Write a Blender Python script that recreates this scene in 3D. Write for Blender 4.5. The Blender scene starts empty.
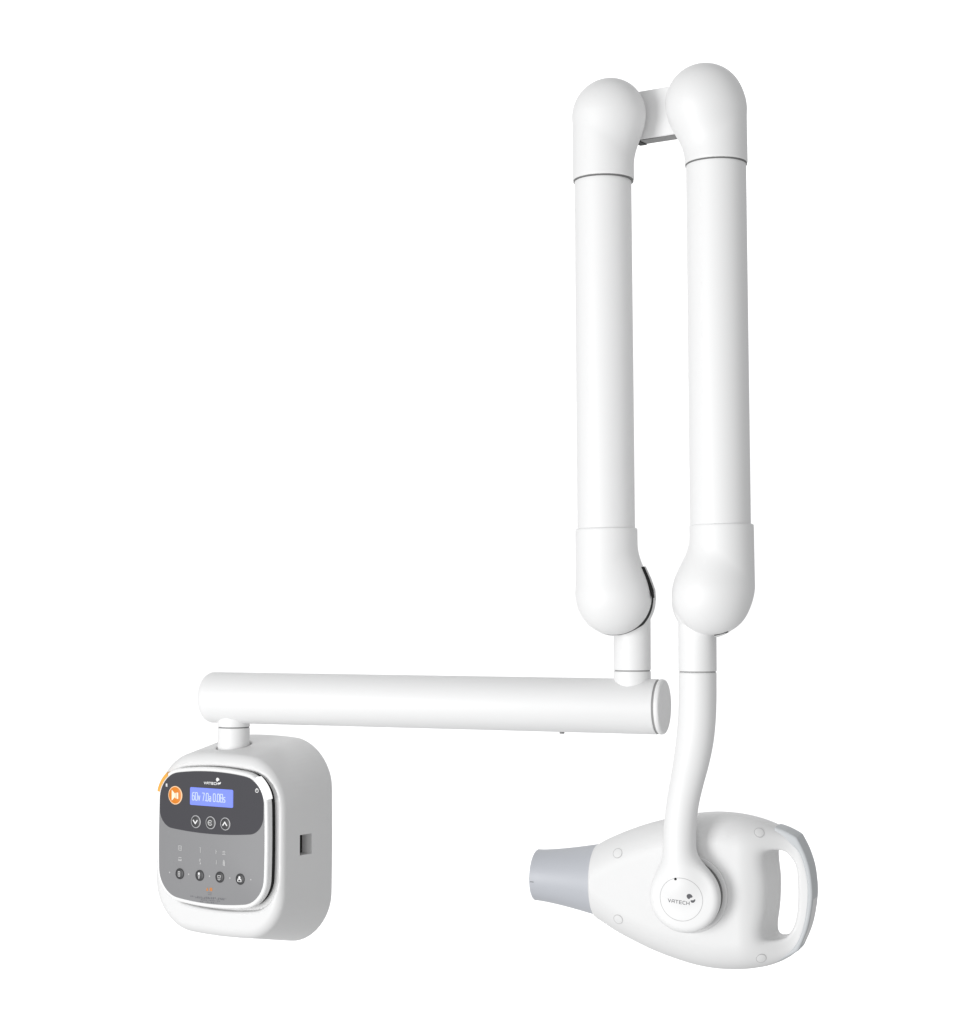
import bpy, math
import numpy as np
from mathutils import Vector

# ------------------------------------------------------------------ camera, world, lamps, exposure
S = 0.0015            # metres per design unit (1 unit = 1 picture pixel at 1800 units from the lens)
FOC = 1800.0
CAMZ = 1.5
PITCH = math.atan(101.0 / FOC)
SP, CP = math.sin(PITCH), math.cos(PITCH)
scn = bpy.context.scene
cd = bpy.data.cameras.new('camera'); cam = bpy.data.objects.new('camera', cd)
scn.collection.objects.link(cam); scn.camera = cam
cam.location = (0, 0, CAMZ); cam.rotation_euler = (math.pi / 2 + PITCH, 0, 0)
cd.sensor_fit = 'AUTO'; cd.sensor_width = 36; cd.lens = FOC / 1024 * 36
cd.clip_start = 0.05; cd.clip_end = 60

wd = bpy.data.worlds.new('World'); scn.world = wd; wd.use_nodes = True
wb = wd.node_tree.nodes['Background']
wb.inputs[0].default_value = (0.99, 0.995, 1.0, 1); wb.inputs[1].default_value = 0.49

def lamp(name, loc, aim, power, sx, sy):
    l = bpy.data.lights.new(name, 'AREA'); l.shape = 'RECTANGLE'; l.size = sx; l.size_y = sy; l.energy = power
    o = bpy.data.objects.new(name, l); scn.collection.objects.link(o); o.location = loc
    o.rotation_euler = (Vector(aim) - Vector(loc)).to_track_quat('-Z', 'Y').to_euler()
    return o
lamp('softbox_lamp', (-4.2, -1.45, 0.90), (0, 2.75, 1.45), 244, 2.2, 3.2)
lamp('fill_lamp', (-0.5, -0.8, 1.2), (0, 2.75, 1.45), 20, 1.8, 1.0)
lamp('backdrop_lamp', (0, 6.3, 5.6), (0, 8, 2.6), 150, 7.5, 0.8)
lamp('backdrop_lamp', (0, 6.3, -1.7), (0, 8, 1.2), 150, 7.5, 0.8)

scn.view_settings.view_transform = 'Standard'; scn.view_settings.look = 'None'
scn.view_settings.exposure = 0; scn.view_settings.gamma = 1
scn.cycles.max_bounces = 8; scn.cycles.diffuse_bounces = 4

# ------------------------------------------------------------------ materials
def mat(name, col, rough=0.4, spec=0.5, emis=None, es=0, noise=0.0, coat=0.0, metal=0.0):
    m = bpy.data.materials.new(name); m.use_nodes = True
    nt = m.node_tree; b = nt.nodes['Principled BSDF']
    b.inputs['Base Color'].default_value = (*col, 1)
    b.inputs['Roughness'].default_value = rough
    b.inputs['Specular IOR Level'].default_value = spec
    b.inputs['Metallic'].default_value = metal
    if coat:
        b.inputs['Coat Weight'].default_value = coat; b.inputs['Coat Roughness'].default_value = 0.12
    if emis:
        b.inputs['Emission Color'].default_value = (*emis, 1); b.inputs['Emission Strength'].default_value = es
    if noise:
        tc = nt.nodes.new('ShaderNodeTexCoord')
        n = nt.nodes.new('ShaderNodeTexNoise'); n.inputs['Scale'].default_value = 900; n.inputs['Detail'].default_value = 3
        nt.links.new(tc.outputs['Object'], n.inputs['Vector'])
        bp = nt.nodes.new('ShaderNodeBump'); bp.inputs['Strength'].default_value = noise; bp.inputs['Distance'].default_value = 0.0002
        nt.links.new(n.outputs['Fac'], bp.inputs['Height']); nt.links.new(bp.outputs['Normal'], b.inputs['Normal'])
        n2 = nt.nodes.new('ShaderNodeTexNoise'); n2.inputs['Scale'].default_value = 14
        nt.links.new(tc.outputs['Object'], n2.inputs['Vector'])
        mr = nt.nodes.new('ShaderNodeMapRange'); mr.inputs['To Min'].default_value = rough - 0.04; mr.inputs['To Max'].default_value = rough + 0.04
        nt.links.new(n2.outputs['Fac'], mr.inputs['Value']); nt.links.new(mr.outputs['Result'], b.inputs['Roughness'])
    return m
M = dict(
    white=mat('white_enamel', (0.80, 0.80, 0.80), 0.5, 0.6, noise=0.12),
    body=mat('white_plastic', (0.735, 0.735, 0.735), 0.5, 0.5, noise=0.15),
    bezel=mat('bezel_white', (0.82, 0.82, 0.82), 0.3, 0.5),
    cone=mat('cone_blue_grey', (0.465, 0.48, 0.515), 0.45, 0.4, noise=0.1),
    grip=mat('grip_grey_rubber', (0.54, 0.56, 0.575), 0.55, 0.35, noise=0.2),
    panel=mat('panel_grey_film', (0.255, 0.255, 0.262), 0.5, 0.3),
    dark=mat('panel_dark_film', (0.053, 0.052, 0.060), 0.42, 0.3),
    black=mat('black_gap', (0.012, 0.012, 0.012), 0.6, 0.2),
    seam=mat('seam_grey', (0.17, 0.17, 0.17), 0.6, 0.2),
    seamlight=mat('soft_seam', (0.30, 0.30, 0.30), 0.6, 0.2),
    line=mat('fine_seam', (0.52, 0.52, 0.52), 0.6, 0.2),
    steel=mat('link_grey_metal', (0.18, 0.18, 0.18), 0.5, 0.4),
    button=mat('button_dark', (0.045, 0.045, 0.048), 0.45, 0.4),
    ring=mat('button_ring', (0.42, 0.42, 0.43), 0.35, 0.5),
    orange=mat('orange_plastic', (0.70, 0.21, 0.01), 0.4, 0.4),
    oring=mat('orange_rim', (0.90, 0.62, 0.38), 0.35, 0.4),
    amber=mat('amber_light', (0.74, 0.37, 0.06), 0.4, 0.3, emis=(1.0, 0.42, 0.04), es=0.12),
    lightw=mat('white_light', (0.9, 0.9, 0.9), 0.4, 0.3, emis=(1, 1, 1), es=0.55),
    lcd=mat('lcd_blue', (0.10, 0.13, 0.35), 0.25, 0.4, emis=(0.18, 0.24, 0.90), es=0.80),
    lcdt=mat('lcd_characters', (0.3, 0.35, 0.6), 0.4, 0.2, emis=(0.50, 0.56, 1.0), es=0.75),
    ink=mat('white_ink', (0.80, 0.80, 0.80), 0.5, 0.2),
    inkp=mat('pale_ink', (0.50, 0.50, 0.50), 0.5, 0.2),
    inkc=mat('cream_ink', (0.85, 0.80, 0.62), 0.5, 0.2),
    inkg=mat('grey_ink', (0.16, 0.16, 0.19), 0.5, 0.2),
    inkl=mat('light_grey_ink', (0.19, 0.19, 0.205), 0.5, 0.2),
    inko=mat('orange_ink', (0.62, 0.24, 0.07), 0.5, 0.2),
    logo=mat('logo_grey', (0.13, 0.13, 0.14), 0.5, 0.2),
    backdrop=mat('backdrop_white', (0.92, 0.92, 0.92), 0.9, 0.0),
)

# ------------------------------------------------------------------ helpers
def ray(px, py):
    cx, cy = (px - 483.5) / FOC, (512 - py) / FOC
    return np.array([cx, CP - cy * SP, SP + cy * CP])
def at(px, py, Y):                     # point at depth Y seen at a picture position
    d = ray(px, py); return d * (Y / d[1])
class Frame:                           # a upright frame: a = right, b = up, c = out of the face
    def __init__(s, o, deg):
        s.o = np.array(o, float); f = math.radians(deg)
        s.u = np.array([math.cos(f), -math.sin(f), 0]); s.v = np.array([0, 0, 1.]); s.n = np.array([-math.sin(f), -math.cos(f), 0])
    def w(s, P):
        P = np.asarray(P, float)
        return s.o + P[..., 0:1] * s.u + P[..., 1:2] * s.v + P[..., 2:3] * s.n
    def loc(s, W):
        d = np.asarray(W) - s.o
        return np.stack([d @ s.u, d @ s.v, d @ s.n], -1)
    def ab(s, px, py, c=0.0):
        d = ray(px, py); k = ((s.o + c * s.n) @ s.n) / (d @ s.n)
        L = s.loc(d * k); return L[0], L[1]
WORLD = Frame((0, 0, 0), 0); WORLD.u = np.array([1., 0, 0]); WORLD.n = np.array([0, -1., 0])

ROOT = bpy.data.objects.new('dental_xray_unit', None)
scn.collection.objects.link(ROOT)
ROOT['label'] = 'white wall-type dental x-ray unit with folded double arm, control box and cone-nosed tube head'
ROOT['category'] = 'x-ray unit'
ro = at(420, 700, 1900) * S + np.array([0, 0, CAMZ]); ROOT.location = ro

def mk(name, V, F, m, parent=None, smooth=True, sharp=35, mi=None, label=None):
    me = bpy.data.meshes.new(name)
    V = np.asarray(V, float) * S + np.array([0, 0, CAMZ]) - ro
    V = V.tolist(); F = [tuple(int(i) for i in f) for f in F]
    c = np.mean(np.array(V), 0)
    parent = parent or ROOT
    off = np.array(parent['_o']) if parent is not ROOT else np.zeros(3)
    me.from_pydata([tuple(np.array(v) - c) for v in V], [], F)
    for x in (m if isinstance(m, list) else [m]): me.materials.append(M[x])
    if mi is not None: me.polygons.foreach_set('material_index', mi)
    import bmesh
    b = bmesh.new(); b.from_mesh(me); bmesh.ops.recalc_face_normals(b, faces=b.faces); b.to_mesh(me); b.free()
    if smooth:
        me.shade_smooth()
        if sharp: me.set_sharp_from_angle(angle=math.radians(sharp))
    me.update()
    o = bpy.data.objects.new(name, me); scn.collection.objects.link(o)
    o.parent = parent; o.location = c - off; o['_o'] = c.tolist()
    if label: o['label'] = label
    return o

class G:                                # collects pieces of one mesh
    def __init__(s): s.V = []; s.F = []; s.M = []
    def add(s, V, F, mi=0):
        n = len(s.V); s.V += [tuple(v) for v in V]; s.F += [tuple(i + n for i in f) for f in F]; s.M += [mi] * len(F); return s
    def mk(s, name, m, parent=None, **k): return mk(name, s.V, s.F, m, parent, mi=s.M, **k)

def lathe(p0, d, prof, n=72):           # prof: (distance along the axis, radius)
    p0 = np.array(p0, float); d = np.array(d, float); d /= np.linalg.norm(d)
    e1 = np.cross(d, [0.3, 0.2, 1.0] if abs(d[2]) < .9 else [0, 1., 0]); e1 /= np.linalg.norm(e1); e2 = np.cross(d, e1)
    V, F = [], []
    for t, r in prof:
        for k in range(n):
            a = 2 * math.pi * k / n
            V.append(p0 + d * t + (e1 * math.cos(a) + e2 * math.sin(a)) * max(r, 1e-4))
    m = len(prof)
    for i in range(m - 1):
        for k in range(n):
            k2 = (k + 1) % n
            F.append((i * n + k, i * n + k2, (i + 1) * n + k2, (i + 1) * n + k))
    F.append(tuple(range(n))); F.append(tuple(range((m - 1) * n, m * n)))
    return V, F
def arc(t0, r0, R, a0, a1, n=8):        # fillet points for lathe profiles
    return [(t0 + R * math.cos(math.radians(a0 + (a1 - a0) * i / n)), r0 + R * math.sin(math.radians(a0 + (a1 - a0) * i / n))) for i in range(n + 1)]

def normals2(P):
    P = np.array(P); T = np.roll(P, -1, 0) - np.roll(P, 1, 0); T /= np.linalg.norm(T, axis=1)[:, None] + 1e-9
    return np.stack([T[:, 1], -T[:, 0]], 1)                      # outward for counter-clockwise outlines
def stack(fr, P, lay):                  # outline P; layers (outward offset, c); closed at both ends
    P = np.array(P, float); N = normals2(P); n = len(P); V = []; F = []
    for off, c in lay:
        Q = P + N * off
        V += [fr.w(np.array([q[0], q[1], c])) for q in Q]
    for i in range(len(lay) - 1):
        for k in range(n):
            k2 = (k + 1) % n; F.append((i * n + k, i * n + k2, (i + 1) * n + k2, (i + 1) * n + k))
    for base, c in ((0, lay[0][1]), ((len(lay) - 1) * n, lay[-1][1])):
        q = np.array(V[base:base + n]).mean(0); V.append(q); ci = len(V) - 1
        for k in range(n): F.append((base + k, base + (k + 1) % n, ci))
    return V, F
def circ(a, b, r, n=40, ry=None):
    return [(a + r * math.cos(2 * math.pi * k / n), b + (ry or r) * math.sin(2 * math.pi * k / n)) for k in range(n)]
def rrect(a0, a1, b0, b1, r, bt=0, bb=0, bs=0, n=14, dens=16):   # rounded rectangle with bulged sides, ccw from right-bottom
    rs = r if isinstance(r, (list, tuple)) else [r] * 4            # bottom-right, top-right, top-left, bottom-left
    cs = [(a1 - rs[0], b0 + rs[0], -90, rs[0]), (a1 - rs[1], b1 - rs[1], 0, rs[1]), (a0 + rs[2], b1 - rs[2], 90, rs[2]), (a0 + rs[3], b0 + rs[3], 180, rs[3])]
    P = []
    for x, y, s0, rr in cs:
        for k in range(n + 1):
            t = math.radians(s0 + 90 * k / n); P.append((x + rr * math.cos(t), y + rr * math.sin(t)))
    Q = []
    for i in range(len(P)):                                        # densify the straight runs
        p, q = np.array(P[i]), np.array(P[(i + 1) % len(P)]); L = np.linalg.norm(q - p)
        if L < 1e-6: continue
        m = max(1, int(L / max(1.5, (a1 - a0) / 40)))
        for k in range(m): Q.append(p + (q - p) * k / m)
    am, hm, bm, hb = (a0 + a1) / 2, (a1 - a0) / 2, (b0 + b1) / 2, (b1 - b0) / 2
    out = []
    for x, y in Q:
        sx, sy = (x - am) / hm, (y - bm) / hb
        y2 = y + (bt if sy > 0 else -bb) * (1 - sx * sx) * abs(sy) - (bt if sy > 0 else -bb) * 0
        x2 = x + (bs if sx > 0 else -bs) * (1 - sy * sy) * abs(sx)
        out.append((x2, y2))
    return out
def even(P, n=220):                      # evenly spaced, gently smoothed outline
    P = np.array(list(P) + [P[0]], float); L = np.r_[0, np.cumsum(np.linalg.norm(np.diff(P, axis=0), axis=1))]
    t = np.linspace(0, L[-1], n, endpoint=False); Q = np.stack([np.interp(t, L, P[:, 0]), np.interp(t, L, P[:, 1])], 1)
    for _ in range(4): Q = .25 * np.roll(Q, 1, 0) + .5 * Q + .25 * np.roll(Q, -1, 0)
    return Q
def ribbon(g, fr, pts, wd_, c, mi=0, closed=False, th=0.5):        # flat stroke of printed ink, slightly raised
    pts = [np.array(p, float) for p in pts]
    n = len(pts)
    rng = range(n if closed else n - 1)
    for i in rng:
        p, q = pts[i], pts[(i + 1) % n]; d = q - p; L = np.linalg.norm(d)
        if L < 1e-6: continue
        d /= L; e = np.array([-d[1], d[0]]) * wd_ / 2; p2 = p - d * wd_ * 0.3; q2 = q + d * wd_ * 0.3
        cc = c + 0.01 * (i % 3)
        Q = [p2 - e, q2 - e, q2 + e, p2 + e]
        V = [fr.w(np.array([a[0], a[1], cc - th])) for a in Q] + [fr.w(np.array([a[0], a[1], cc])) for a in Q]
        g.add(V, [(4, 5, 6, 7), (0, 3, 2, 1), (0, 1, 5, 4), (1, 2, 6, 5), (2, 3, 7, 6), (3, 0, 4, 7)], mi)
def plate(g, fr, pts, c0, c1, mi=0):                                # small solid ink or plate shape
    g.add(*stack(fr, pts, [(0, c0), (0, c1)]), mi)

FONT = {                                                            # stroke letters in a 1 x 1.4 cell
 'V': [[(0, 1.4), (.45, 0), (.9, 1.4)]], 'A': [[(0, 0), (.1, 1.1), (.35, 1.4), (.9, 1.4), (.9, 0)], [(.05, .6), (.9, .6)]],
 'T': [[(0, 1.4), (1, 1.4)], [(.5, 1.4), (.5, 0)]], 'E': [[(.9, 1.4), (.1, 1.4), (.1, 0), (.9, 0)], [(.1, .72), (.85, .72)]],
 'C': [[(.9, 1.4), (.2, 1.4), (0, 1.1), (0, .3), (.2, 0), (.9, 0)]], 'H': [[(0, 0), (0, 1.4)], [(.9, 0), (.9, 1.4)], [(0, .7), (.9, .7)]],
 '0': [[(.15, 0), (0, .2), (0, 1.2), (.15, 1.4), (.65, 1.4), (.8, 1.2), (.8, .2), (.65, 0), (.15, 0)]],
 '6': [[(.75, 1.4), (.15, 1.3), (0, .9), (0, .15), (.15, 0), (.65, 0), (.8, .2), (.8, .6), (.65, .8), (0, .8)]],
 '7': [[(0, 1.4), (.8, 1.4), (.3, 0)]], '8': [[(0, 0), (.8, 0), (.8, 1.4), (0, 1.4), (0, 0)], [(0, .72), (.8, .72)]],
 '.': [[(.1, 0), (.1, .12)]], 'v': [[(0, .85), (.3, 0), (.6, .85)]],
 'a': [[(.05, .85), (.5, .85), (.6, .7), (.6, 0), (.1, 0), (0, .25), (.1, .48), (.6, .48)]],
 's': [[(.6, .85), (.1, .85), (0, .65), (.1, .45), (.5, .42), (.6, .2), (.5, 0), (0, 0)]], ' ': [] }
ADV = {'.': .4, ' ': .55, 'v': .95, 'a': .95, 's': .9, '0': 1.15, '6': 1.15, '7': 1.1, '8': 1.15}
def text(g, fr, s, a, b, h, w, c, lw, mi=0, rot=0.0):
    x = 0; cr, sr = math.cos(rot), math.sin(rot)
    for ch in s:
        for st in FONT[ch]:
            P = [((x + px) * w, py / 1.4 * h) for px, py in st]
            P = [(a + p * cr - q * sr, b + p * sr + q * cr) for p, q in P]
            ribbon(g, fr, P, lw, c, mi)
        x += ADV.get(ch, 1.3)
    return x * w

# signed distance modelling ------------------------------------------------
def smin(a, b, k):
    h = np.maximum(k - np.abs(a - b), 0) / k; return np.minimum(a, b) - h * h * k * 0.25
def smax(a, b, k): return -smin(-a, -b, k)
class Poly:                             # distance to a 2D outline, sampled on a fine grid
    def __init__(s, P, pad=30, h=0.75):
        P = np.array(P, float); lo = P.min(0) - pad; hi = P.max(0) + pad
        s.lo, s.h = lo, h; nx, ny = (np.ceil((hi - lo) / h).astype(int) + 1)
        X, Y = np.meshgrid(lo[0] + h * np.arange(nx), lo[1] + h * np.arange(ny), indexing='ij')
        D = np.full(X.shape, 1e9); ins = np.zeros(X.shape, bool)
        for i in range(len(P)):
            p, q = P[i], P[(i + 1) % len(P)]; e = q - p
            t = np.clip(((X - p[0]) * e[0] + (Y - p[1]) * e[1]) / max(e @ e, 1e-9), 0, 1)
            D = np.minimum(D, np.hypot(X - p[0] - t * e[0], Y - p[1] - t * e[1]))
            if abs(e[1]) > 1e-9:
                ins ^= ((p[1] > Y) != (q[1] > Y)) & (X < (q[0] - p[0]) * (Y - p[1]) / e[1] + p[0])
        s.D = np.where(ins, -D, D)
    def __call__(s, x, y):
        fx = np.clip((x - s.lo[0]) / s.h, 0, s.D.shape[0] - 1.001); fy = np.clip((y - s.lo[1]) / s.h, 0, s.D.shape[1] - 1.001)
        i, j = fx.astype(int), fy.astype(int); u, v = fx - i, fy - j; D = s.D
        return (D[i, j] * (1 - u) + D[i + 1, j] * u) * (1 - v) + (D[i, j + 1] * (1 - u) + D[i + 1, j + 1] * u) * v
def spline(P, per=8, closed=True):      # Catmull-Rom through points
    P = [np.array(p, float) for p in P]; n = len(P); out = []
    for i in range(n if closed else n - 1):
        g = (lambda k: P[k % n]) if closed else (lambda k: P[min(max(k, 0), n - 1)])
        p0, p1, p2, p3 = g(i - 1), g(i), g(i + 1), g(i + 2)
        for k in range(per):
            t = k / per
            out.append(.5 * (2 * p1 + (p2 - p0) * t + (2 * p0 - 5 * p1 + 4 * p2 - p3) * t * t + (3 * p1 - p0 - 3 * p2 + p3) * t ** 3))
    if not closed: out.append(P[-1])
    return out
def rext(d2, c, H, R):                  # outline distance d2 extruded to |c| < H with edge radius R
    x, y = d2 + R, np.abs(c) - H + R
    return np.hypot(np.maximum(x, 0), np.maximum(y, 0)) + np.minimum(np.maximum(x, y), 0) - R
def capsule(p, A, B, ra, rb):
    A, B = np.array(A), np.array(B); e = B - A; t = np.clip(((p - A) @ e) / (e @ e), 0, 1)
    return np.linalg.norm(p - A - t[:, None] * e, axis=1) - (ra + (rb - ra) * t)
def nets(f, lo, hi, h):                 # surface nets on a grid, then projected onto the true surface
    lo, hi = np.array(lo, float), np.array(hi, float); n = np.ceil((hi - lo) / h).astype(int) + 1
    ax = [lo[i] + h * np.arange(n[i]) for i in range(3)]
    val = np.empty(n)
    for i in range(n[0]):
        Y, Z = np.meshgrid(ax[1], ax[2], indexing='ij')
        val[i] = f(np.stack([np.full(Y.size, ax[0][i]), Y.ravel(), Z.ravel()], 1)).reshape(n[1], n[2])
    val[[0, -1]] = np.maximum(val[[0, -1]], .1); val[:, [0, -1]] = np.maximum(val[:, [0, -1]], .1); val[:, :, [0, -1]] = np.maximum(val[:, :, [0, -1]], .1)
    s = val < 0; cn = tuple(n - 1); acc = np.zeros(cn + (3,)); cnt = np.zeros(cn)
    cor = [(i, j, k) for i in (0, 1) for j in (0, 1) for k in (0, 1)]
    sub = lambda A, o: A[o[0]:o[0] + cn[0], o[1]:o[1] + cn[1], o[2]:o[2] + cn[2]]
    for a in cor:
        for x in range(3):
            if a[x] == 0:
                b = list(a); b[x] = 1; b = tuple(b)
                va, vb = sub(val, a), sub(val, b); cr = sub(s, a) != sub(s, b)
                t = np.where(cr, va / np.where(va == vb, 1, va - vb), 0)
                for y in range(3): acc[..., y] += np.where(cr, a[y] + (t if y == x else 0), 0)
                cnt += cr
    act = cnt > 0; idx = np.full(cn, -1); idx[act] = np.arange(act.sum()); I = np.argwhere(act)
    V = lo + h * (I + acc[act] / cnt[act][:, None]); F = []
    for x in range(3):
        y, z = (x + 1) % 3, (x + 2) % 3
        o = [0, 0, 0]; o[x] = 1
        A = s; sl0 = [slice(None)] * 3; sl1 = [slice(None)] * 3; sl0[x] = slice(0, -1); sl1[x] = slice(1, None)
        cr = A[tuple(sl0)] != A[tuple(sl1)]; E = np.argwhere(cr); flip = A[tuple(sl0)][cr]
        ok = (E[:, y] > 0) & (E[:, z] > 0) & (E[:, y] < cn[y]) & (E[:, z] < cn[z]); E = E[ok]; flip = flip[ok]
        def g(dy, dz):
            e = E.copy(); e[:, y] -= dy; e[:, z] -= dz; return idx[e[:, 0], e[:, 1], e[:, 2]]
        q = np.stack([g(1, 1), g(0, 1), g(0, 0), g(1, 0)], 1); q[~flip] = q[~flip][:, ::-1]; F.append(q)
    F = np.concatenate(F); e = 0.05
    for _ in range(3):
        v = f(V); gr = np.stack([(f(V + e * np.eye(3)[i]) - f(V - e * np.eye(3)[i])) / (2 * e) for i in range(3)], 1)
        g2 = np.maximum((gr ** 2).sum(1), .2); st = np.clip(v / g2, -h * .4, h * .4)[:, None] * gr; V = V - st
    return V, F

def cut(ob, fr, a0, a1, b0, b1, c0, c1):            # carve a crisp rectangular recess
    V = [fr.w(np.array([a, b, c])) for a in (a0, a1) for b in (b0, b1) for c in (c0, c1)]
    V = [(np.array(v) * S + np.array([0, 0, CAMZ])) for v in V]
    me = bpy.data.meshes.new('cutter'); me.from_pydata([tuple(v) for v in V], [], [(0, 1, 3, 2), (4, 6, 7, 5), (0, 4, 5, 1), (2, 3, 7, 6), (0, 2, 6, 4), (1, 5, 7, 3)])
    c = bpy.data.objects.new('cutter', me); scn.collection.objects.link(c)
    md = ob.modifiers.new('b', 'BOOLEAN'); md.object = c; md.operation = 'DIFFERENCE'; md.solver = 'EXACT'
    dg = bpy.context.evaluated_depsgraph_get(); dg.update()
    new = bpy.data.meshes.new_from_object(ob.evaluated_get(dg)); ob.modifiers.clear(); ob.data = new
    bpy.data.objects.remove(c); bpy.data.meshes.remove(me)
    new.shade_smooth(); new.set_sharp_from_angle(angle=math.radians(35))

# ------------------------------------------------------------------ backdrop (setting)
me = bpy.data.meshes.new('backdrop')
x, y0, y1, z0, z1 = 2.8, 8.0, 8.05, -1.2, 5.0
me.from_pydata([(a, b, c) for a in (-x, x) for b in (y0, y1) for c in (z0, z1)], [], [(0, 1, 3, 2), (4, 6, 7, 5), (0, 4, 5, 1), (2, 3, 7, 6), (0, 2, 6, 4), (1, 5, 7, 3)])
me.materials.append(M['backdrop']); bk = bpy.data.objects.new('backdrop', me); scn.collection.objects.link(bk); bk['kind'] = 'structure'

# ------------------------------------------------------------------ extension arm (horizontal tube)
R_ARM = 27.7
pR = at(661, 706.8, 1812); pL = at(207, 697.2, 1990)
dA = pR - pL; LA = np.linalg.norm(dA); dA /= LA
prof = [(0, 0.01), (0, R_ARM - 9)] + arc(9, R_ARM - 9, 9, 180, 90) + [(LA - 4, R_ARM), (LA - 3.2, R_ARM - .3), (LA - 3.1, R_ARM - 2), (LA - 3, .01)]
arm = mk('extension_arm', *lathe(pL, dA, prof, 96), 'white')
mk('dark_gap_ring', *lathe(pL, dA, [(LA - 3.2, 5), (LA - 3.2, R_ARM - 1.0), (LA - .8, R_ARM - 1.0), (LA - .8, 5)], 96), 'seamlight', arm)
mk('end_cap', *lathe(pL, dA, [(LA - .9, .01), (LA - .9, R_ARM - .6), (LA, R_ARM), (LA + 1.5, R_ARM)] + arc(LA + 1.5, R_ARM - 2.5, 2.5, 60, 0, 5)
    + [(LA + 3.2, R_ARM - 4.5), (LA + 3.2, .01)], 96), 'white', arm)
q = at(562, 730.5, 1850)
mk('screw', *lathe(q, (0, 0, -1), [(0, .01), (0, 2.6), (3.2, 2.4), (3.2, .01)], 20), 'steel', arm)

def armpoint(px):                       # depth of the arm axis at a picture x
    k = np.linspace(0, 1, 400); P = pL + np.outer(k * LA, dA); X = 483.5 + P[:, 0] / (P[:, 1] * CP + P[:, 2] * SP) * FOC
    return P[np.argmin(abs(X - px))]

# ------------------------------------------------------------------ columns
aC = armpoint(631.8); RC = 18.7
topz = at(633, 606, aC[1])[2]; seamz = at(633, 671, aC[1] - RC)[2]
col = mk('support_column', *lathe((aC[0], aC[1], topz), (0, 0, -1), [(0, .01), (0, RC), (topz - seamz - .7, RC)] + [(topz - seamz - .5, RC - .8), (topz - seamz - .4, .01)]), 'white')
mk('swivel_collar', *lathe((aC[0], aC[1], seamz - .6), (0, 0, -1), [(0, .01), (0, RC - .8), (.4, RC), (24, RC), (24, .01)]), 'white', col)
mk('dark_gap_ring', *lathe((aC[0], aC[1], seamz + .6), (0, 0, -1), [(0, .01), (0, RC - .9), (1.4, RC - .9), (1.4, .01)]), 'seamlight', col)
q = at(649.9, 660.5, aC[1]);
mk('screw', *lathe(q - np.array([3., 0, 0]), (1, 0, 0), [(0, .01), (0, 1.5), (3.8, 1.5), (3.8, .01)], 16), 'black', col)

# scissor arm tubes
YL, YR = 1800., 1752.
def tube(pa, pb, Y, r, name='arm_tube'):
    A, B = at(*pa, Y), at(*pb, Y); L = np.linalg.norm(B - A)
    return A, B, mk(name, *lathe(A, B - A, [(0, .01), (0, r), (L, r), (L, .01)], 96), 'white')
lA, lB, _ = tube((602.6, 150), (606.6, 560), YL, 28.7)
rA, rB, _ = tube((715.7, 140), (720.9, 560), YR, 29.4)

def cover(name, px_c, r_c, px_t0, px_t1, r_t, Y, k, flat=.87, label=None):
    s = Y / FOC; C = at(*px_c, Y); A = at(*px_t0, Y); B = at(*px_t1, Y)   # knuckle centre, collar inner point, collar end
    r_c *= s; r_t *= s; ax = (B - A) / np.linalg.norm(B - A)
    def f(p):
        q = p - C; q = q * np.array([1, 1 / flat, 1]); sp = np.linalg.norm(q, axis=1) - r_c
        w = np.clip((p[:, 0] - A[0]) * math.copysign(1, C[0] - A[0]) / r_t * .42 + .42, 0, 1)
        d = smin(sp, capsule(p, A, B + ax * 20, r_t, r_t), 6 + 20 * w * w * (3 - 2 * w))
        return smax(d, (p - B) @ ax, 2.0)
    P = np.array([C - r_c, C + r_c, A - r_t, A + r_t, B - r_t, B + r_t]); lo = P.min(0) - 4; hi = P.max(0) + 4
    o = mk(name, *nets(f, lo, hi, 1.25), 'white', sharp=0)
    return o, B, ax, r_t
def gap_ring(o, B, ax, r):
    mk('dark_gap_ring', *lathe(B - ax * .5, ax, [(0, 5), (0, r - .7), (1.6, r - .7), (1.6, 5)], 96), 'seam', o)  # dark band colours in the gap shadow under the cover lip
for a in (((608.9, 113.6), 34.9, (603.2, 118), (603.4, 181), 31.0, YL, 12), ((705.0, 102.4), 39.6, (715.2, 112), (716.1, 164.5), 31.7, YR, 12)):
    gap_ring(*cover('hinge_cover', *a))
cover('hinge_cover', (613.3, 598.4), 36.3, (607.2, 590), (606.3, 528.5), 31.0, YL, 12)
cover('hinge_cover', (712.0, 595.9), 39.4, (722.6, 584), (721.5, 524.5), 32.0, YR, 12)

# inner hinge hubs showing behind the lower covers
def hub(px, Y, deg, r, t, name, m, rd=6):
    f = math.radians(deg); d = np.array([math.sin(f), math.cos(f), 0]); C = at(*px, Y)
    return mk(name, *lathe(C, d, [(0, .01), (0, r - rd)] + arc(rd, r - rd, rd, 180, 90, 6) + arc(t - rd, r - rd, rd, 90, 0, 6) + [(t, .01)], 80), m)
hub((612.2, 598.5), 1803, 30, 36.7, 20, 'hinge_gap_shade', 'black', 2)  # black disc added to darken the shaded gap between cover and hub
hub((611.5, 599), 1822, 30, 37.6, 30, 'hinge_hub', 'white')
def flat(name, pts, Y, m, th):
    F0 = Frame(at(640, 580, Y), 0); P = [F0.ab(*q) for q in pts]
    return mk(name, *stack(F0, P, [(0, -th), (0, 0)]), m, smooth=False)
flat('cable_slot', [(638.6, 567.2), (644.4, 566.6), (649.3, 578), (653.6, 590), (654.4, 598), (652.2, 597), (645.5, 580)][::-1], 1786, 'black', 26)
flat('slot_cover', [(634, 566), (645.8, 566.4), (651.3, 578.5), (655.4, 590), (656.2, 600), (640, 600)][::-1], 1815, 'white', 18)
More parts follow.
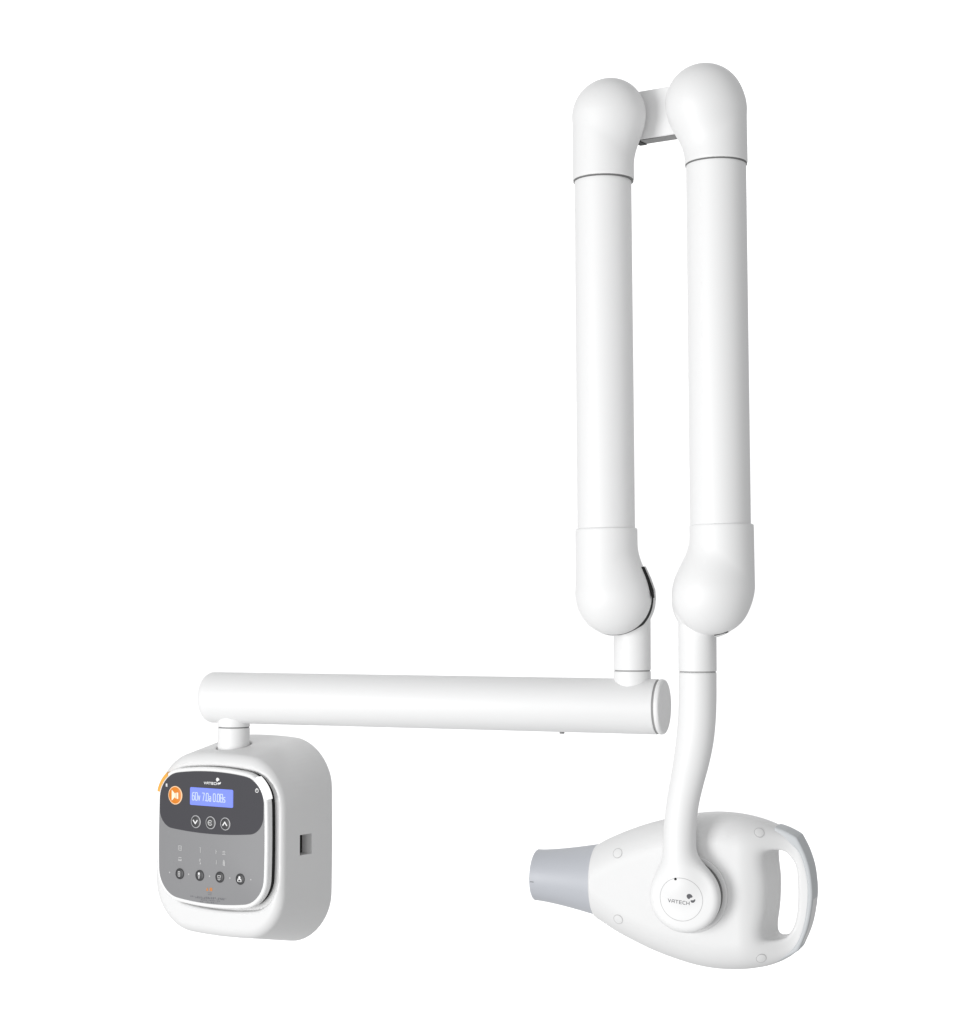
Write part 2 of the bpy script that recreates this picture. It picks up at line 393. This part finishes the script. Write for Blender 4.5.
hub((710, 601.8), 1755, 0, 35.2, 24, 'hinge_hub', 'white')
FS = Frame(at(721.5, 632.4, 1752), 10)
mk('cable_slot', *stack(FS, [(-6.5, -3.3), (6.6, 0), (6.2, 4), (-6.5, 3)], [(0, -10), (0, 8)]), 'black', smooth=False)

# link bar between the two upper knuckles
FL = Frame(at(660, 116, 1803), 32)
aL, bT = FL.ab(630, 93, 0); aRr, _ = FL.ab(700, 92, 0); _, bB = FL.ab(658, 136.6, 0)
lb = mk('link_bar', *stack(FL, rrect(aL + 9, aRr, bB, bT, 1.2, n=3), [(-.6, -18), (0, -17.4), (0, -.6), (-.6, 0)]), 'white')
mk('link_gasket', *stack(FL, rrect(aL + 2, aL + 10, bB - 1.5, bT, .5, n=2), [(0, -18), (0, .3)]), 'black', lb)
mk('base_strip', *stack(FL, rrect(aL + 10, aRr - 1, bB - .8, bB + 1, .3, n=2), [(0, -17), (0, -1)]), 'steel', lb)

# ------------------------------------------------------------------ control box
aB = armpoint(234); YB = aB[1]
FB = Frame(at(221, 838, YB - 42), 32)
DEP = 98.0
u0, _ = FB.ab(158, 850, -8); u1, _ = FB.ab(282.8, 850, -4)
_, v1 = FB.ab(215, 754.5, -4); _, v0 = FB.ab(225, 936, -4)
w1, _ = FB.ab(330.8, 850, -DEP + 12); _, z1_ = FB.ab(262, 734.3, -DEP + 12); _, z0_ = FB.ab(280, 940.5, -DEP + 12)
pf = Poly(rrect(u0 + 1.5, u1 - 1, v0 + 6, v1 - 7, [44, 46, 48, 46], bt=7, bb=6, bs=1.5), 45)
pk = Poly(rrect(u0 + 1, w1 - 2, z0_ + 6, z1_ - 7, [50, 47, 50, 50], bt=7, bb=6, bs=2), 45)
aN, bN, cN = FB.loc(aB)
CP0 = 9.5
pl_, _ = FB.ab(157.2, 850, CP0); pr_, _ = FB.ab(265.8, 850, CP0); _, pt_ = FB.ab(209, 767.2, CP0); _, pb_ = FB.ab(215, 908.6, CP0)
bulge = 8
pan_out = even(rrect(pl_, pr_, pb_ + bulge, pt_ - bulge, [26, 26, 26, 27], bt=bulge, bb=bulge, bs=2.0))
pp = Poly(pan_out, 30)
def fbox(p):
    a, b, c = p[:, 0], p[:, 1], p[:, 2]
    t = np.clip(-c / (DEP - 12), 0, 1)
    d2 = pf(a, b) * (1 - t) + pk(a, b) * t
    H = DEP / 2; cc = c + H; R = np.where(cc > 0, 10.0, 14.0)
    x = d2 + R; y = np.abs(cc) - H + R
    d = np.hypot(np.maximum(x, 0), np.maximum(y, 0)) + np.minimum(np.maximum(x, y), 0) - R
    hole = np.maximum(np.hypot(a - aN, c - cN) - 19.4, 0.5 * (v0 + v1) + 60 - b)
    d = smax(d, -hole, 1.5)
    return smax(d, -np.maximum(pp(a - 3.6, b + 1.8) - 1.4, -5.5 - c), 4.0)
V, F = nets(fbox, (u0 - 14, z0_ - 14, -DEP - 5), (w1 + 14, z1_ + 14, 5), 1.5)
box = mk('control_box', FB.w(V), F, 'body', sharp=0)

# neck pipe between arm and box
RN = 17.4
bt_px = at(233.6, 742, YB)
zt = aB[2]; zs = at(233.6, 728, YB - RN)[2]; zb = at(233.6, 747.5, YB - RN)[2]
neck = mk('neck_column', *lathe((aB[0], aB[1], zs - .6), (0, 0, -1), [(0, .01), (0, RN - .6), (.5, RN), (zs - zb + 45, RN), (zs - zb + 45, .01)]), 'white')
mk('swivel_collar', *lathe((aB[0], aB[1], zt), (0, 0, -1), [(0, .01), (0, RN), (zt - zs - .6, RN), (zt - zs - .5, .01)]), 'white', neck)
mk('dark_gap_ring', *lathe((aB[0], aB[1], zs + 1), (0, 0, -1), [(0, .01), (0, RN - .8), (2, RN - .8), (2, .01)]), 'seam', neck)

# side port: recess in the right flank of the box
def cpx(px, py, a_plane):               # c and b where the ray meets the plane a = const of the box frame
    d = ray(px, py); k = ((FB.o + a_plane * FB.u) @ FB.u) / (d @ FB.u); L = FB.loc(d * k); return L[2], L[1]
tS = 40 / (DEP - 12); aS = u1 * (1 - tS) + w1 * tS + .6
cA, bA = cpx(300.2, 835.2, aS); cB, bB2 = cpx(311.8, 853.5, aS)
cut(box, FB, aS - 14, aS + 12, bB2, bA, cB, cA)
g = G()
P = [(aS - 13.5, bA - .4, cB + .4), (aS - 13.5, bA - .4, cA - .4), (aS - 13.5, bB2 + .4, cA - .4), (aS - 13.5, bB2 + .4, cB + .4)]
P += [(a + .6, b, c) for a, b, c in P]
g.add([FB.w(np.array(p)) for p in P], [(0, 1, 2, 3), (7, 6, 5, 4), (0, 4, 5, 1), (1, 5, 6, 2), (2, 6, 7, 3), (3, 7, 4, 0)])
P = [(aS - 13, b, c) for b in (bB2 + 3, bA - .6) for c in (cA - 3.6, cA - .2)] + [(aS - 1.2, b, c) for b in (bB2 + 3, bA - .6) for c in (cA - .6, cA - .2)]
g.add([FB.w(np.array(p)) for p in P], [(0, 1, 3, 2), (4, 6, 7, 5), (0, 4, 5, 1), (2, 3, 7, 6), (0, 2, 6, 4), (1, 5, 7, 3)])
g.mk('connector_port', ['black'], box, smooth=False)

# ------------------------------------------------------------------ control panel
panel = mk('control_panel', *stack(FB, pan_out, [(-7, -7), (-6, 0), (-.6, .6), (0, 1.4), (0, CP0 - 2.6), (-.5, CP0 - 1.1), (-1.6, CP0 - .2), (-2.8, CP0), (-3.6, CP0 - .4)]), 'bezel', sharp=50)
mk('panel_gap_shade', *stack(FB, pan_out, [(-1.4, -6.5), (-1.4, .5)]), 'black', panel)  # black layer stands for the shadow line beside the bezel
inn = np.array(pan_out) + normals2(pan_out) * (-4.2)
mk('panel_face', *stack(FB, inn, [(0, CP0 - 2), (0, CP0 - .15), (-.3, CP0)]), 'panel', panel)
# dark upper field
_, bd = FB.ab(215, 834.3, CP0)
def inside_dark():
    a0, a1 = inn[:, 0].min() + .4, inn[:, 0].max() - .4
    top = [(x, y) for x, y in (np.array(pan_out) + normals2(pan_out) * (-4.6)) if y > bd + 34]
    top.sort(key=lambda p: math.atan2(p[1] - (bd + 30), p[0] - (a0 + a1) / 2))
    r = 17; am = (a0 + a1) / 2; hw = (a1 - a0) / 2 - 0.9
    bot = []
    for k in range(13):
        t = math.radians(180 + 90 * k / 12); bot.append((am - hw + r + r * math.cos(t), bd + 5 + r + r * math.sin(t)))
    for k in range(1, 24): bot.append((am - hw + r + (2 * hw - 2 * r) * k / 24, bd + 5))
    for k in range(13):
        t = math.radians(270 + 90 * k / 12); bot.append((am + hw - r + r * math.cos(t), bd + 5 + r + r * math.sin(t)))
    bot = [(x, y - 5 * (1 - ((x - am) / hw) ** 2) * max(0, min(1, (bd + 22 - y) / 17))) for x, y in bot]
    return top, bot
top, bot = inside_dark()
mk('dark_field', *stack(FB, bot + top, [(0, CP0 - 1), (0, CP0 + .35)]), 'dark', panel, smooth=False)
CD = CP0 + .35

# status light strips wrapped over the upper corners
def strip(t0, t1, m, name, label):
    P = np.array(pan_out); N = normals2(P); am, bm = P.mean(0)
    idx = [i for i in range(len(P)) if t0 <= math.degrees(math.atan2(P[i, 1] - bm, P[i, 0] - am)) % 360 <= t1]
    idx.sort(key=lambda i: math.atan2(P[i, 1] - bm, P[i, 0] - am) % (2 * math.pi))
    sec = [(-3.2, CP0 - 1), (-3.2, CP0 + .3), (-2.0, CP0 + .7), (.2, CP0 + .1), (1.4, CP0 - 1.2), (1.7, CP0 - 3), (1.7, 1.5), (-2, 1.5)]
    V, F = [], []; n = len(sec)
    for i in idx:
        for off, c in sec: q = P[i] + N[i] * off; V.append(FB.w(np.array([q[0], q[1], c])))
    for i in range(len(idx) - 1):
        for k in range(n): F.append((i * n + k, i * n + (k + 1) % n, (i + 1) * n + (k + 1) % n, (i + 1) * n + k))
    F += [tuple(range(n)), tuple(range((len(idx) - 1) * n, len(idx) * n))]
    mk(name, V, F, m, panel, label=label)
def ang(px, py):
    P = np.array(pan_out); am, bm = P.mean(0); a, b = FB.ab(px, py, CP0); return math.degrees(math.atan2(b - bm, a - am)) % 360
strip(ang(270, 798), ang(256, 775), 'lightw', 'status_light', 'white status light strip')
strip(ang(168, 773.5), ang(157, 791.5), 'amber', 'status_light', 'orange status light strip')

def disc_button(px, py, r, name, icon, ringm='ring', bm='button', c=None, rw=1.4, label=None):
    c = CP0 if c is None else c
    a, b = FB.ab(px, py, c)
    g = G()
    P = circ(a, b, r, 40)
    g.add(*stack(FB, P, [(0, c - .5), (0, c + .7), (-.4, c + 1.0), (-rw, c + 1.0), (-rw - .2, c + .5)]), 0)
    g.add(*stack(FB, P, [(-rw, c - .3), (-rw, c + .9), (-rw - .6, c + 1.15), (-rw - r * .3, c + 1.4), (-rw - r * .6, c + 1.5)]), 1)
    icon(g, a, b, r, c + 1.65)
    return g.mk(name, [ringm, bm, 'ink', 'inkc', 'inkp'], panel, label=label, sharp=40)
def ico_v(g, a, b, r, c): ribbon(g, FB, [(a - r * .4, b + r * .22), (a, b - r * .28), (a + r * .4, b + r * .22)], r * .2, c, 2)
def ico_up(g, a, b, r, c): ribbon(g, FB, [(a - r * .4, b - r * .22), (a, b + r * .28), (a + r * .4, b - r * .22)], r * .2, c, 2)
def ico_e(g, a, b, r, c):
    P = [(a + r * .4 * math.cos(math.radians(t)), b + r * .38 * math.sin(math.radians(t))) for t in range(40, 330, 24)]
    ribbon(g, FB, P, r * .15, c, 4); ribbon(g, FB, [(a - r * .35, b), (a + r * .25, b)], r * .15, c + .03, 4)
def ico_horn(g, a, b, r, c):
    plate(g, FB, [(a + .30 * r, b - .36 * r), (a + .52 * r, b - .36 * r), (a + .52 * r, b + .32 * r), (a + .30 * r, b + .32 * r)], c - .5, c + .1, 3)
    plate(g, FB, [(a - .42 * r, b - .58 * r), (a - .30 * r, b - .5 * r), (a + .05 * r, b - .18 * r), (a + .05 * r, b + .18 * r), (a - .30 * r, b + .5 * r), (a - .42 * r, b + .58 * r)], c - .5, c + .1, 3)
    plate(g, FB, [(a + .10 * r, b - .3 * r), (a + .24 * r, b - .32 * r), (a + .24 * r, b + .3 * r), (a + .10 * r, b + .26 * r)], c - .5, c + .06, 3)
def ico_bar(g, a, b, r, c): ribbon(g, FB, [(a - r * .2, b - r * .42), (a + r * .2, b - r * .42), (a + r * .2, b + r * .42), (a - r * .2, b + r * .42)], r * .14, c, 4, closed=True); ribbon(g, FB, [(a - .15 * r, b), (a + .15 * r, b)], r * .12, c + .03, 4)
def ico_tooth(g, a, b, r, c):
    plate(g, FB, circ(a, b + r * .35, r * .24, 16), c - .4, c + .05, 2)
    ribbon(g, FB, [(a - r * .2, b + r * .1), (a, b - r * .55), (a + r * .2, b + r * .1)], r * .14, c, 4)
def ico_jaw(g, a, b, r, c):
    ribbon(g, FB, [(a - r * .38, b + r * .3), (a + r * .38, b + r * .3), (a + r * .25, b - r * .12), (a - r * .25, b - r * .12)], r * .13, c, 4, closed=True)
    ribbon(g, FB, [(a - r * .3, b - r * .35), (a, b - r * .5), (a + r * .3, b - r * .35)], r * .13, c, 4)
def ico_man(g, a, b, r, c):
    plate(g, FB, circ(a, b + r * .32, r * .24, 16), c - .4, c + .05, 2)
    ribbon(g, FB, [(a - r * .4, b - r * .35), (a - r * .32, b + r * .02), (a + r * .32, b + r * .02), (a + r * .4, b - r * .35)], r * .17, c, 2)
    ribbon(g, FB, [(a - r * .4, b - r * .42), (a + r * .4, b - r * .42)], r * .13, c + .03, 4)
K = YB / FOC / 1.0
disc_button(175.7, 795.2, 9.9, 'exposure_button', ico_horn, 'oring', 'orange', CD, rw=1.0, label='round orange exposure button with a cream horn sign')
disc_button(196.2, 821.6, 6.8, 'arrow_button', ico_v, c=CD, rw=.9, label='dark button with a down arrow')
disc_button(211.0, 822.7, 6.8, 'enter_button', ico_e, c=CD, rw=.9)
disc_button(225.7, 823.9, 6.8, 'arrow_button', ico_up, c=CD, rw=.9, label='dark button with an up arrow')
for px, py, ic in ((180.0, 873.7, ico_bar), (199.9, 875.4, ico_tooth), (220.0, 877.1, ico_jaw), (240.4, 879.1, ico_man)):
    disc_button(px, py, 5.8, 'select_button', ic, ringm='button', rw=.5)

# LCD
_, l1 = FB.ab(190.4, 787.6, CD); l0a, l0 = FB.ab(190.4, 804.2, CD); l1a, _ = FB.ab(232.8, 792, CD)
lcd = mk('display', *stack(FB, rrect(l0a, l1a, l0, l1, .9, n=3), [(.6, CD - .3), (.6, CD + .05), (0, CD + .1), (0, CD + .5)]), 'lcd', panel, smooth=False, label='small blue display reading 60v 7.0a 0.08s')
g = G(); hL = (l1 - l0); W_ = (l1a - l0a)
text(g, FB, '60v 7.0a 0.08s', l0a + W_ * .055, l0 + hL * .27, hL * .46, W_ * .0625, CD + .75, .85)
g.mk('display_characters', ['lcdt'], panel, smooth=False)

# panel logo
g = G(); a, b = FB.ab(204.2, 783.9, CD); a2, _ = FB.ab(218.6, 783.9, CD)
w = (a2 - a) / 7.5
text(g, FB, 'VATECH', a, b, 2.2, w, CD + .3, .62)
def leaf(fr, g, a, b, s, c, mi=0):
    plate(g, fr, [(a + s * x, b + s * y) for x, y in spline([(-.1, -1.05), (.35, -.55), (1.15, -.3), (1.05, .4), (.45, .95), (-.3, 1.0), (-.9, .55), (-1.0, -.15), (-.65, -.8)], 4)], c - .5, c, mi)
def leaf2(fr, g, a, b, s, c, mi=0):
    plate(g, fr, [(a + s * x, b + s * y) for x, y in spline([(-1.3, .25), (-1.1, -.65), (-.2, -1.0), (.75, -.5), (1.25, .75), (.6, .85), (.1, .35), (-.5, .4)], 4)], c - .5, c, mi)
a, b = FB.ab(217.7, 779.7, CD); leaf(FB, g, a, b, 2.0, CD + .3)
a, b = FB.ab(219.9, 783.1, CD); leaf2(FB, g, a, b, 1.35, CD + .3)
g.mk('logo', ['ink'], panel, smooth=False)

# printed marks
NM = ['ink', 'inkp', 'inkl', 'inko']
def done(name, **k):
    global g
    g.mk(name, NM, panel, smooth=False, **k); g = G()
g = G(); c = CD + .25
a, b = FB.ab(166.7, 785.2, CD)
ribbon(g, FB, [(a - .6, b - 1.2), (a - .6, b + 1.3), (a + .6, b + 1.3), (a + .7, b - 1.4)], .9, c, 0); done('icon')
a, b = FB.ab(257.0, 790.6, CD); ribbon(g, FB, circ(a, b, 1.9, 14), .7, c, 0, closed=True); ribbon(g, FB, [(a, b), (a, b + 2.4)], .6, c + .04, 0); done('power_icon')
c = CP0 + .25
def mark(px, py, strokes, s=1.0, mi=1, lw=.65, sy=None, keep=False):
    a, b = FB.ab(px, py, CP0)
    for st in strokes: ribbon(g, FB, [(a + x * s, b + y * (sy or s)) for x, y in st], lw, c, mi)
    if not keep: done('warning_icon' if mi == 3 else 'icon')
sq = [(-1, -1), (1, -1), (1, 1), (-1, 1), (-1, -1)]
mark(180.1, 848, [sq, [(-1, 0), (1, 0)]], 2.0, sy=2.3)
mark(180.1, 859.3, [[(-1, 1), (1, 1)], [(-1, .2), (-1, -.7), (1, -.7), (1, .2)], [(-1, -.25), (1, -.25)]], 2.1, sy=1.9)
mark(200.4, 850.2, [[(-.4, 1), (.5, 1)], [(.1, 1), (.1, -1)]], 1.8, sy=2.6)
mark(200.3, 861.2, [[(0, 1), (-.6, .2), (0, -.2), (.5, -.9), (-.3, -1)], [(0, 1), (.5, .3)]], 1.9, sy=2.9)
mark(216.4, 851.7, [[(-.3, 1), (-.3, -1)], [(-.3, .1), (.5, .1)]], 1.5, sy=2.0)
mark(223.9, 852.6, [[(-1, -1), (1, -1)], [(-.8, .2), (.2, .9), (.9, .3)], [(-.2, -.2), (.6, -.2)]], 2.2, sy=1.8)
mark(216.5, 862.2, [[(0, 1), (0, -1)], [(0, .2), (.4, .2)]], 1.4, sy=2.0)
mark(224.0, 862.8, [[(0, 1), (-.5, .4), (-.6, -.8), (.7, -1), (.5, .4), (0, 1)], [(0, .2), (.1, -.6)]], 1.7, sy=2.9, lw=.8)
for px, py in ((169.8, 872.4), (188.9, 874.2), (209.7, 876.2), (230.0, 878), (251, 879.6)):
    a, b = FB.ab(px, py, CP0); plate(g, FB, circ(a, b, .85, 10), c - .4, c, 1); done('indicator_dot')
mark(207.3, 889.3, [[(-.8, -.9), (0, 1), (.8, -.9)], [(-.7, -.9), (.7, -.9)]], 1.3, mi=3, lw=.8)
mark(211.1, 889.4, [sq, [(-1, 1), (1, -1)]], 1.25, mi=3, lw=.9)
mark(209.7, 893.6, [[(-1, .3), (1, .3)], [(-.9, -.5), (.9, -.5)]], 2.3, mi=2, lw=.7)
rng = np.random.RandomState(4)
for j, (px0, px1, py0) in enumerate(((191, 227.5, 896.2), (196, 227, 897.6), (199.5, 223, 899.7), (200.5, 219, 901.7))):
    n_ = int((px1 - px0) / 1.7)
    for i in range(n_):                # rows of fine print, too small to read in the photograph
        px = px0 + (px1 - px0) * i / n_; py = py0 + (px - px0) * .078
        if rng.rand() < .12: continue
        mark(px, py, [[(-.5, 0), (.5 + .3 * rng.rand(), 0)]] if rng.rand() < .3 else [[(-.5, -.5), (-.5, .5), (.3, .3)], [(.4, -.5), (.4, .4)]], .95, mi=2, lw=.34, keep=True)
done('fine_print')

# ------------------------------------------------------------------ tube head
FH = Frame(at(690, 892, 1838), 20)
def hp(px, py, c=0): return FH.ab(px, py, c)
body_px = [(566, 859), (582, 851), (597, 845), (610, 838), (625, 831.5), (642, 825.5), (658, 821), (678, 816.5), (697, 813.5), (715, 812.3), (733, 813.3),
           (750, 816.2), (764, 820.2), (776, 825), (789, 831.5), (799, 839), (806.5, 853), (812.5, 871), (815.3, 890), (814, 910), (809.5, 929), (802.5, 945), (797, 951), (787, 957.5), (773, 963),
           (758, 966), (742, 967.3), (720, 966.5), (700, 963), (680, 957), (660, 949.5), (643, 941.5), (622, 930.5), (606, 920), (596, 913.2), (582, 904), (566, 898)]
PB = Poly(spline([hp(*p) for p in body_px], 6), 30)
hole_px = [(780, 847.8), (787, 849), (793, 855), (798.5, 865), (800, 880), (800.2, 903), (797, 922), (790, 933.5), (782, 937), (775.5, 935), (774, 926), (776.8, 905), (777.5, 880), (775.5, 862), (775.5, 851.5)]
PH = Poly(spline([hp(*p) for p in hole_px], 6), 60)
aJ = hp(597.8, 880)[0]; aH = hp(789, 890)[0]
ax_e, _ = hp(745, 890); ax_g, _ = hp(800, 890)
def fhead(p):
    a, b, c = p[:, 0], p[:, 1], p[:, 2]
    t = np.clip((a - ax_e) / (ax_g - ax_e), 0, 1); t = t * t * (3 - 2 * t)
    H = 38 - 22 * t; R = np.minimum(30 - 24.5 * t, H)
    d = rext(PB(a, b), c, H, R)
    left = np.clip((aH - a) / 18, 0, 1)
    d = smax(d, -PH(a + .24 * np.maximum(c + 4, 0) * left, b), 9 - 5 * t)
    # shallow thumb scoop in front of the hole
    return smax(d, -(a - aJ), 3.5)
lo = np.array([aJ - 4, hp(700, 975)[1], -42]); hi = np.array([hp(815, 880)[0], hp(700, 805)[1], 42])
V, F = nets(fhead, lo, hi, 1.35)
head = mk('tube_head', FH.w(V), F, 'body', sharp=0)
def surf(a, b):
    cs = np.linspace(50, 0, 500); v = fhead(np.stack([np.full(500, a), np.full(500, b), cs], 1)); return cs[np.argmax(v < 0)]
# seam groove between body and screw plugs
for px, py in ((617.6, 853.2), (618.2, 919.3), (759.2, 832.6), (761.2, 958.4)):
    a, b = hp(px, py, 30)
    for _ in range(4): cc = surf(a, b); a, b = hp(px, py, cc)
    e = 2.0; gx = (surf(a + e, b) - surf(a - e, b)) / (2 * e); gy = (surf(a, b + e) - surf(a, b - e)) / (2 * e)
    nl = np.array([-gx, -gy, 1]); nl /= np.linalg.norm(nl); nw = nl[0] * FH.u + nl[1] * FH.v + nl[2] * FH.n
    C = FH.w(np.array([a, b, cc]))
    sc = mk('screw_plug', *lathe(C - nw * 1.5, nw, [(0, .01), (0, 4.6), (1.75, 4.5), (1.85, 4.2), (1.85, .01)], 32), 'body', head)
    mk('plug_seam', *lathe(C - nw * 1.5, nw, [(0, 3), (0, 5.2), (1.70, 5.2), (1.70, 3)], 32), 'line', head)

# grey grip
gout = [(775, 826.5), (785, 830), (796, 836), (799.5, 840.5), (806, 854), (811, 871), (813.2, 893), (811.5, 912), (807.5, 930), (800, 948), (797, 951.5), (788, 956.5), (776.5, 962.3)]
ginn = [(779, 954.5), (790, 951), (798, 941), (803.5, 925), (806.8, 905), (807.2, 885), (804.5, 868), (799, 853), (789, 843), (774.5, 834)]
so = spline([hp(*p, 13) for p in gout], 6, False); si = spline([hp(*p, 16) for p in ginn], 6, False)
PG = Poly([*so, *si], 20)
def fgrip(p): return rext(PG(p[:, 0], p[:, 1]), p[:, 2], 17.3, 2.0)
P = np.array(so + si); V, F = nets(fgrip, (P[:, 0].min() - 4, P[:, 1].min() - 4, -21), (P[:, 0].max() + 4, P[:, 1].max() + 4, 21), 1.1)
mk('handle_grip', FH.w(V), F, 'grip', sharp=0)

# cone
c1 = FH.w(np.array([aJ + 8, hp(596, 879.3)[1], 0.])); aE = hp(536.8, 875)[0]; c0 = FH.w(np.array([aE, hp(536.8, 874.6)[1], 0.]))
d = c1 - c0; L = np.linalg.norm(d)
kE = 26.2
pr = [(8, .01), (8, kE - 3.5), (.6, kE - 3.0), (0, kE - 2.2), (0, kE - .8), (.8, kE), (4, kE)]
for i in range(1, 13):
    t = i / 12; pr.append((4 + (L - 4) * t, kE + .3 * t + 11.2 * t ** 1.35))
cone = mk('beam_cone', *lathe(c0, d, pr + [(L, .01)], 80), 'cone')
FCN = FH
a, b = hp(531.5, 878.5, 25.8)
g = G(); cc = 26.0
V = [c0 + d / L * t + FH.n * (kE + .12) + FH.v * z for t in (1.2, 5.2) for z in (-4.0, -3.4)]
V += [v - FH.n * .5 for v in V]
g.add(V, [(0, 1, 3, 2), (4, 6, 7, 5), (0, 4, 5, 1), (2, 3, 7, 6), (0, 2, 6, 4), (1, 5, 7, 3)]); g.mk('alignment_mark', ['logo'], cone, smooth=False)

# ------------------------------------------------------------------ pivot and curved head arm
aP, bP = hp(685.7, 896, 55)
P0 = FH.w(np.array([aP, bP, 0]))
mk('pivot_plate', *lathe(P0 + FH.n * 30, FH.n, [(0, .01), (0, 38.5), (11, 38.5), (12.2, 37.4), (12.2, .01)], 96), 'body', head)
mk('pivot_gap_shade', *lathe(P0 + FH.n * 40, FH.n, [(0, .01), (0, 34), (7, 34), (7, .01)], 80), 'seam', head)  # dark grey disc paints in the shadowed gap behind the arm disc
D0 = np.array([aP, bP, 57.0])
path = [(697.6, 672, 1768), (697.6, 700, 1768), (696.9, 720, 1768), (694.9, 740, 1770), (691.6, 760, 1774), (687.3, 780, 1779), (683.2, 800, 1783), (680.6, 820, 1785), (679.6, 840, 1786), (680.2, 858, 1786), (682.5, 880, 1786)]
rad = [18.4, 18.4, 18.3, 18.2, 17.5, 16.5, 15.9, 15.9, 16.2, 16.6, 17]
sp = spline([(*at(*p), r) for p, r in zip(path, rad)], 3, False)
def farm(p):
    d = np.full(len(p), 1e9)
    for i in range(len(sp) - 1): d = np.minimum(d, capsule(p, sp[i][:3], sp[i + 1][:3], sp[i][3], sp[i + 1][3]))
    L = FH.loc(p); r = np.hypot(L[:, 0] - aP, L[:, 1] - bP); c = L[:, 2] - D0[2]
    dome = 10.5 - 3.2 * (r / 35) ** 2
    disc = rext(r - 35.2, c, 1, 0) if False else None
    x, y = r - 35.2 + 6, np.abs(c) - dome + 6
    disc = np.hypot(np.maximum(x, 0), np.maximum(y, 0)) + np.minimum(np.maximum(x, y), 0) - 6
    d = smin(d, disc, 16)
    return smax(d, p[:, 2] - sp[0][2], 1.2)
W0 = P0 + FH.n * D0[2]; A = np.array([s_[:3] for s_ in sp])
lo = np.minimum(A.min(0) - 20, W0 - np.array([37, 30, 38])); hi = np.maximum(A.max(0) + 20, W0 + np.array([37, 30, 38]))
V, F = nets(farm, lo, hi, 1.4)
harm = mk('head_arm', V, F, 'white', sharp=0)
# straight swivel above the curved pipe
T = sp[0][:3]; zt = at(697, 604, 1768)[2]
mk('swivel_collar', *lathe((T[0], T[1], zt), (0, 0, -1), [(0, .01), (0, 18.6), (zt - T[2] - 1.2, 18.6), (zt - T[2] - .9, 18.0), (zt - T[2] - .9, .01)]), 'white', harm)
mk('dark_gap_ring', *lathe((T[0], T[1], T[2] + 1.2), (0, 0, -1), [(0, .01), (0, 17.6), (1.6, 17.6), (1.6, .01)]), 'seamlight', harm)
# cap line and logo on the disc
def dsurf(a, b):
    cs = np.linspace(85, 50, 400); w = FH.w(np.stack([np.full(400, a), np.full(400, b), cs], 1)); return cs[np.argmax(farm(w) < 0)]
a0, b0 = hp(681.2, 899.2, 67)
g = G(); n = 96
for k in range(n):
    P = []
    for t in (k, k + 1.0):
        for r in (20.9, 21.5):
            th = 2 * math.pi * t / n; x, y = a0 + r * math.cos(th), b0 + r * math.sin(th); P.append((x, y, dsurf(x, y)))
    V = [FH.w(np.array([x, y, c + .12])) for x, y, c in P] + [FH.w(np.array([x, y, c - .6])) for x, y, c in P]
    g.add(V, [(0, 1, 3, 2), (4, 6, 7, 5), (0, 4, 5, 1), (2, 3, 7, 6)])
g.mk('cap_seam', ['line'], harm, smooth=False)
class Skin:                             # places points at a height above the domed disc
    def w(s, P): return FH.w(np.array([P[0], P[1], P[2] + dsurf(P[0], P[1])]))
SK = Skin()
g = G(); th = math.radians(-5); ct = dsurf(a0, b0) + .35
al, bl = hp(667.6, 902.2, ct); ar, _ = hp(689.0, 902.2, ct)
text(g, SK, 'VATECH', al, bl, 3.1, (ar - al) / 7.5, .2, .5, rot=th)
a, b = hp(689.2, 896.6, ct); leaf(SK, g, a, b, 2.5, .2)
a, b = hp(692.6, 901.3, ct); leaf2(SK, g, a, b, 1.8, .2)
g.mk('logo', ['logo'], harm, smooth=False)
for px, py in ((677.6, 877.8), (685.7, 931.3)):
    a, b = hp(px, py, 64); cc = dsurf(a, b) if py < 900 else 60
    mk('pin_hole', *lathe(FH.w(np.array([a, b, cc - 1])), FH.n, [(0, .01), (0, 1.3), (1.3, 1.3), (1.3, .01)], 14), 'black', harm)

for o in bpy.data.objects:
    if '_o' in o: del o['_o']
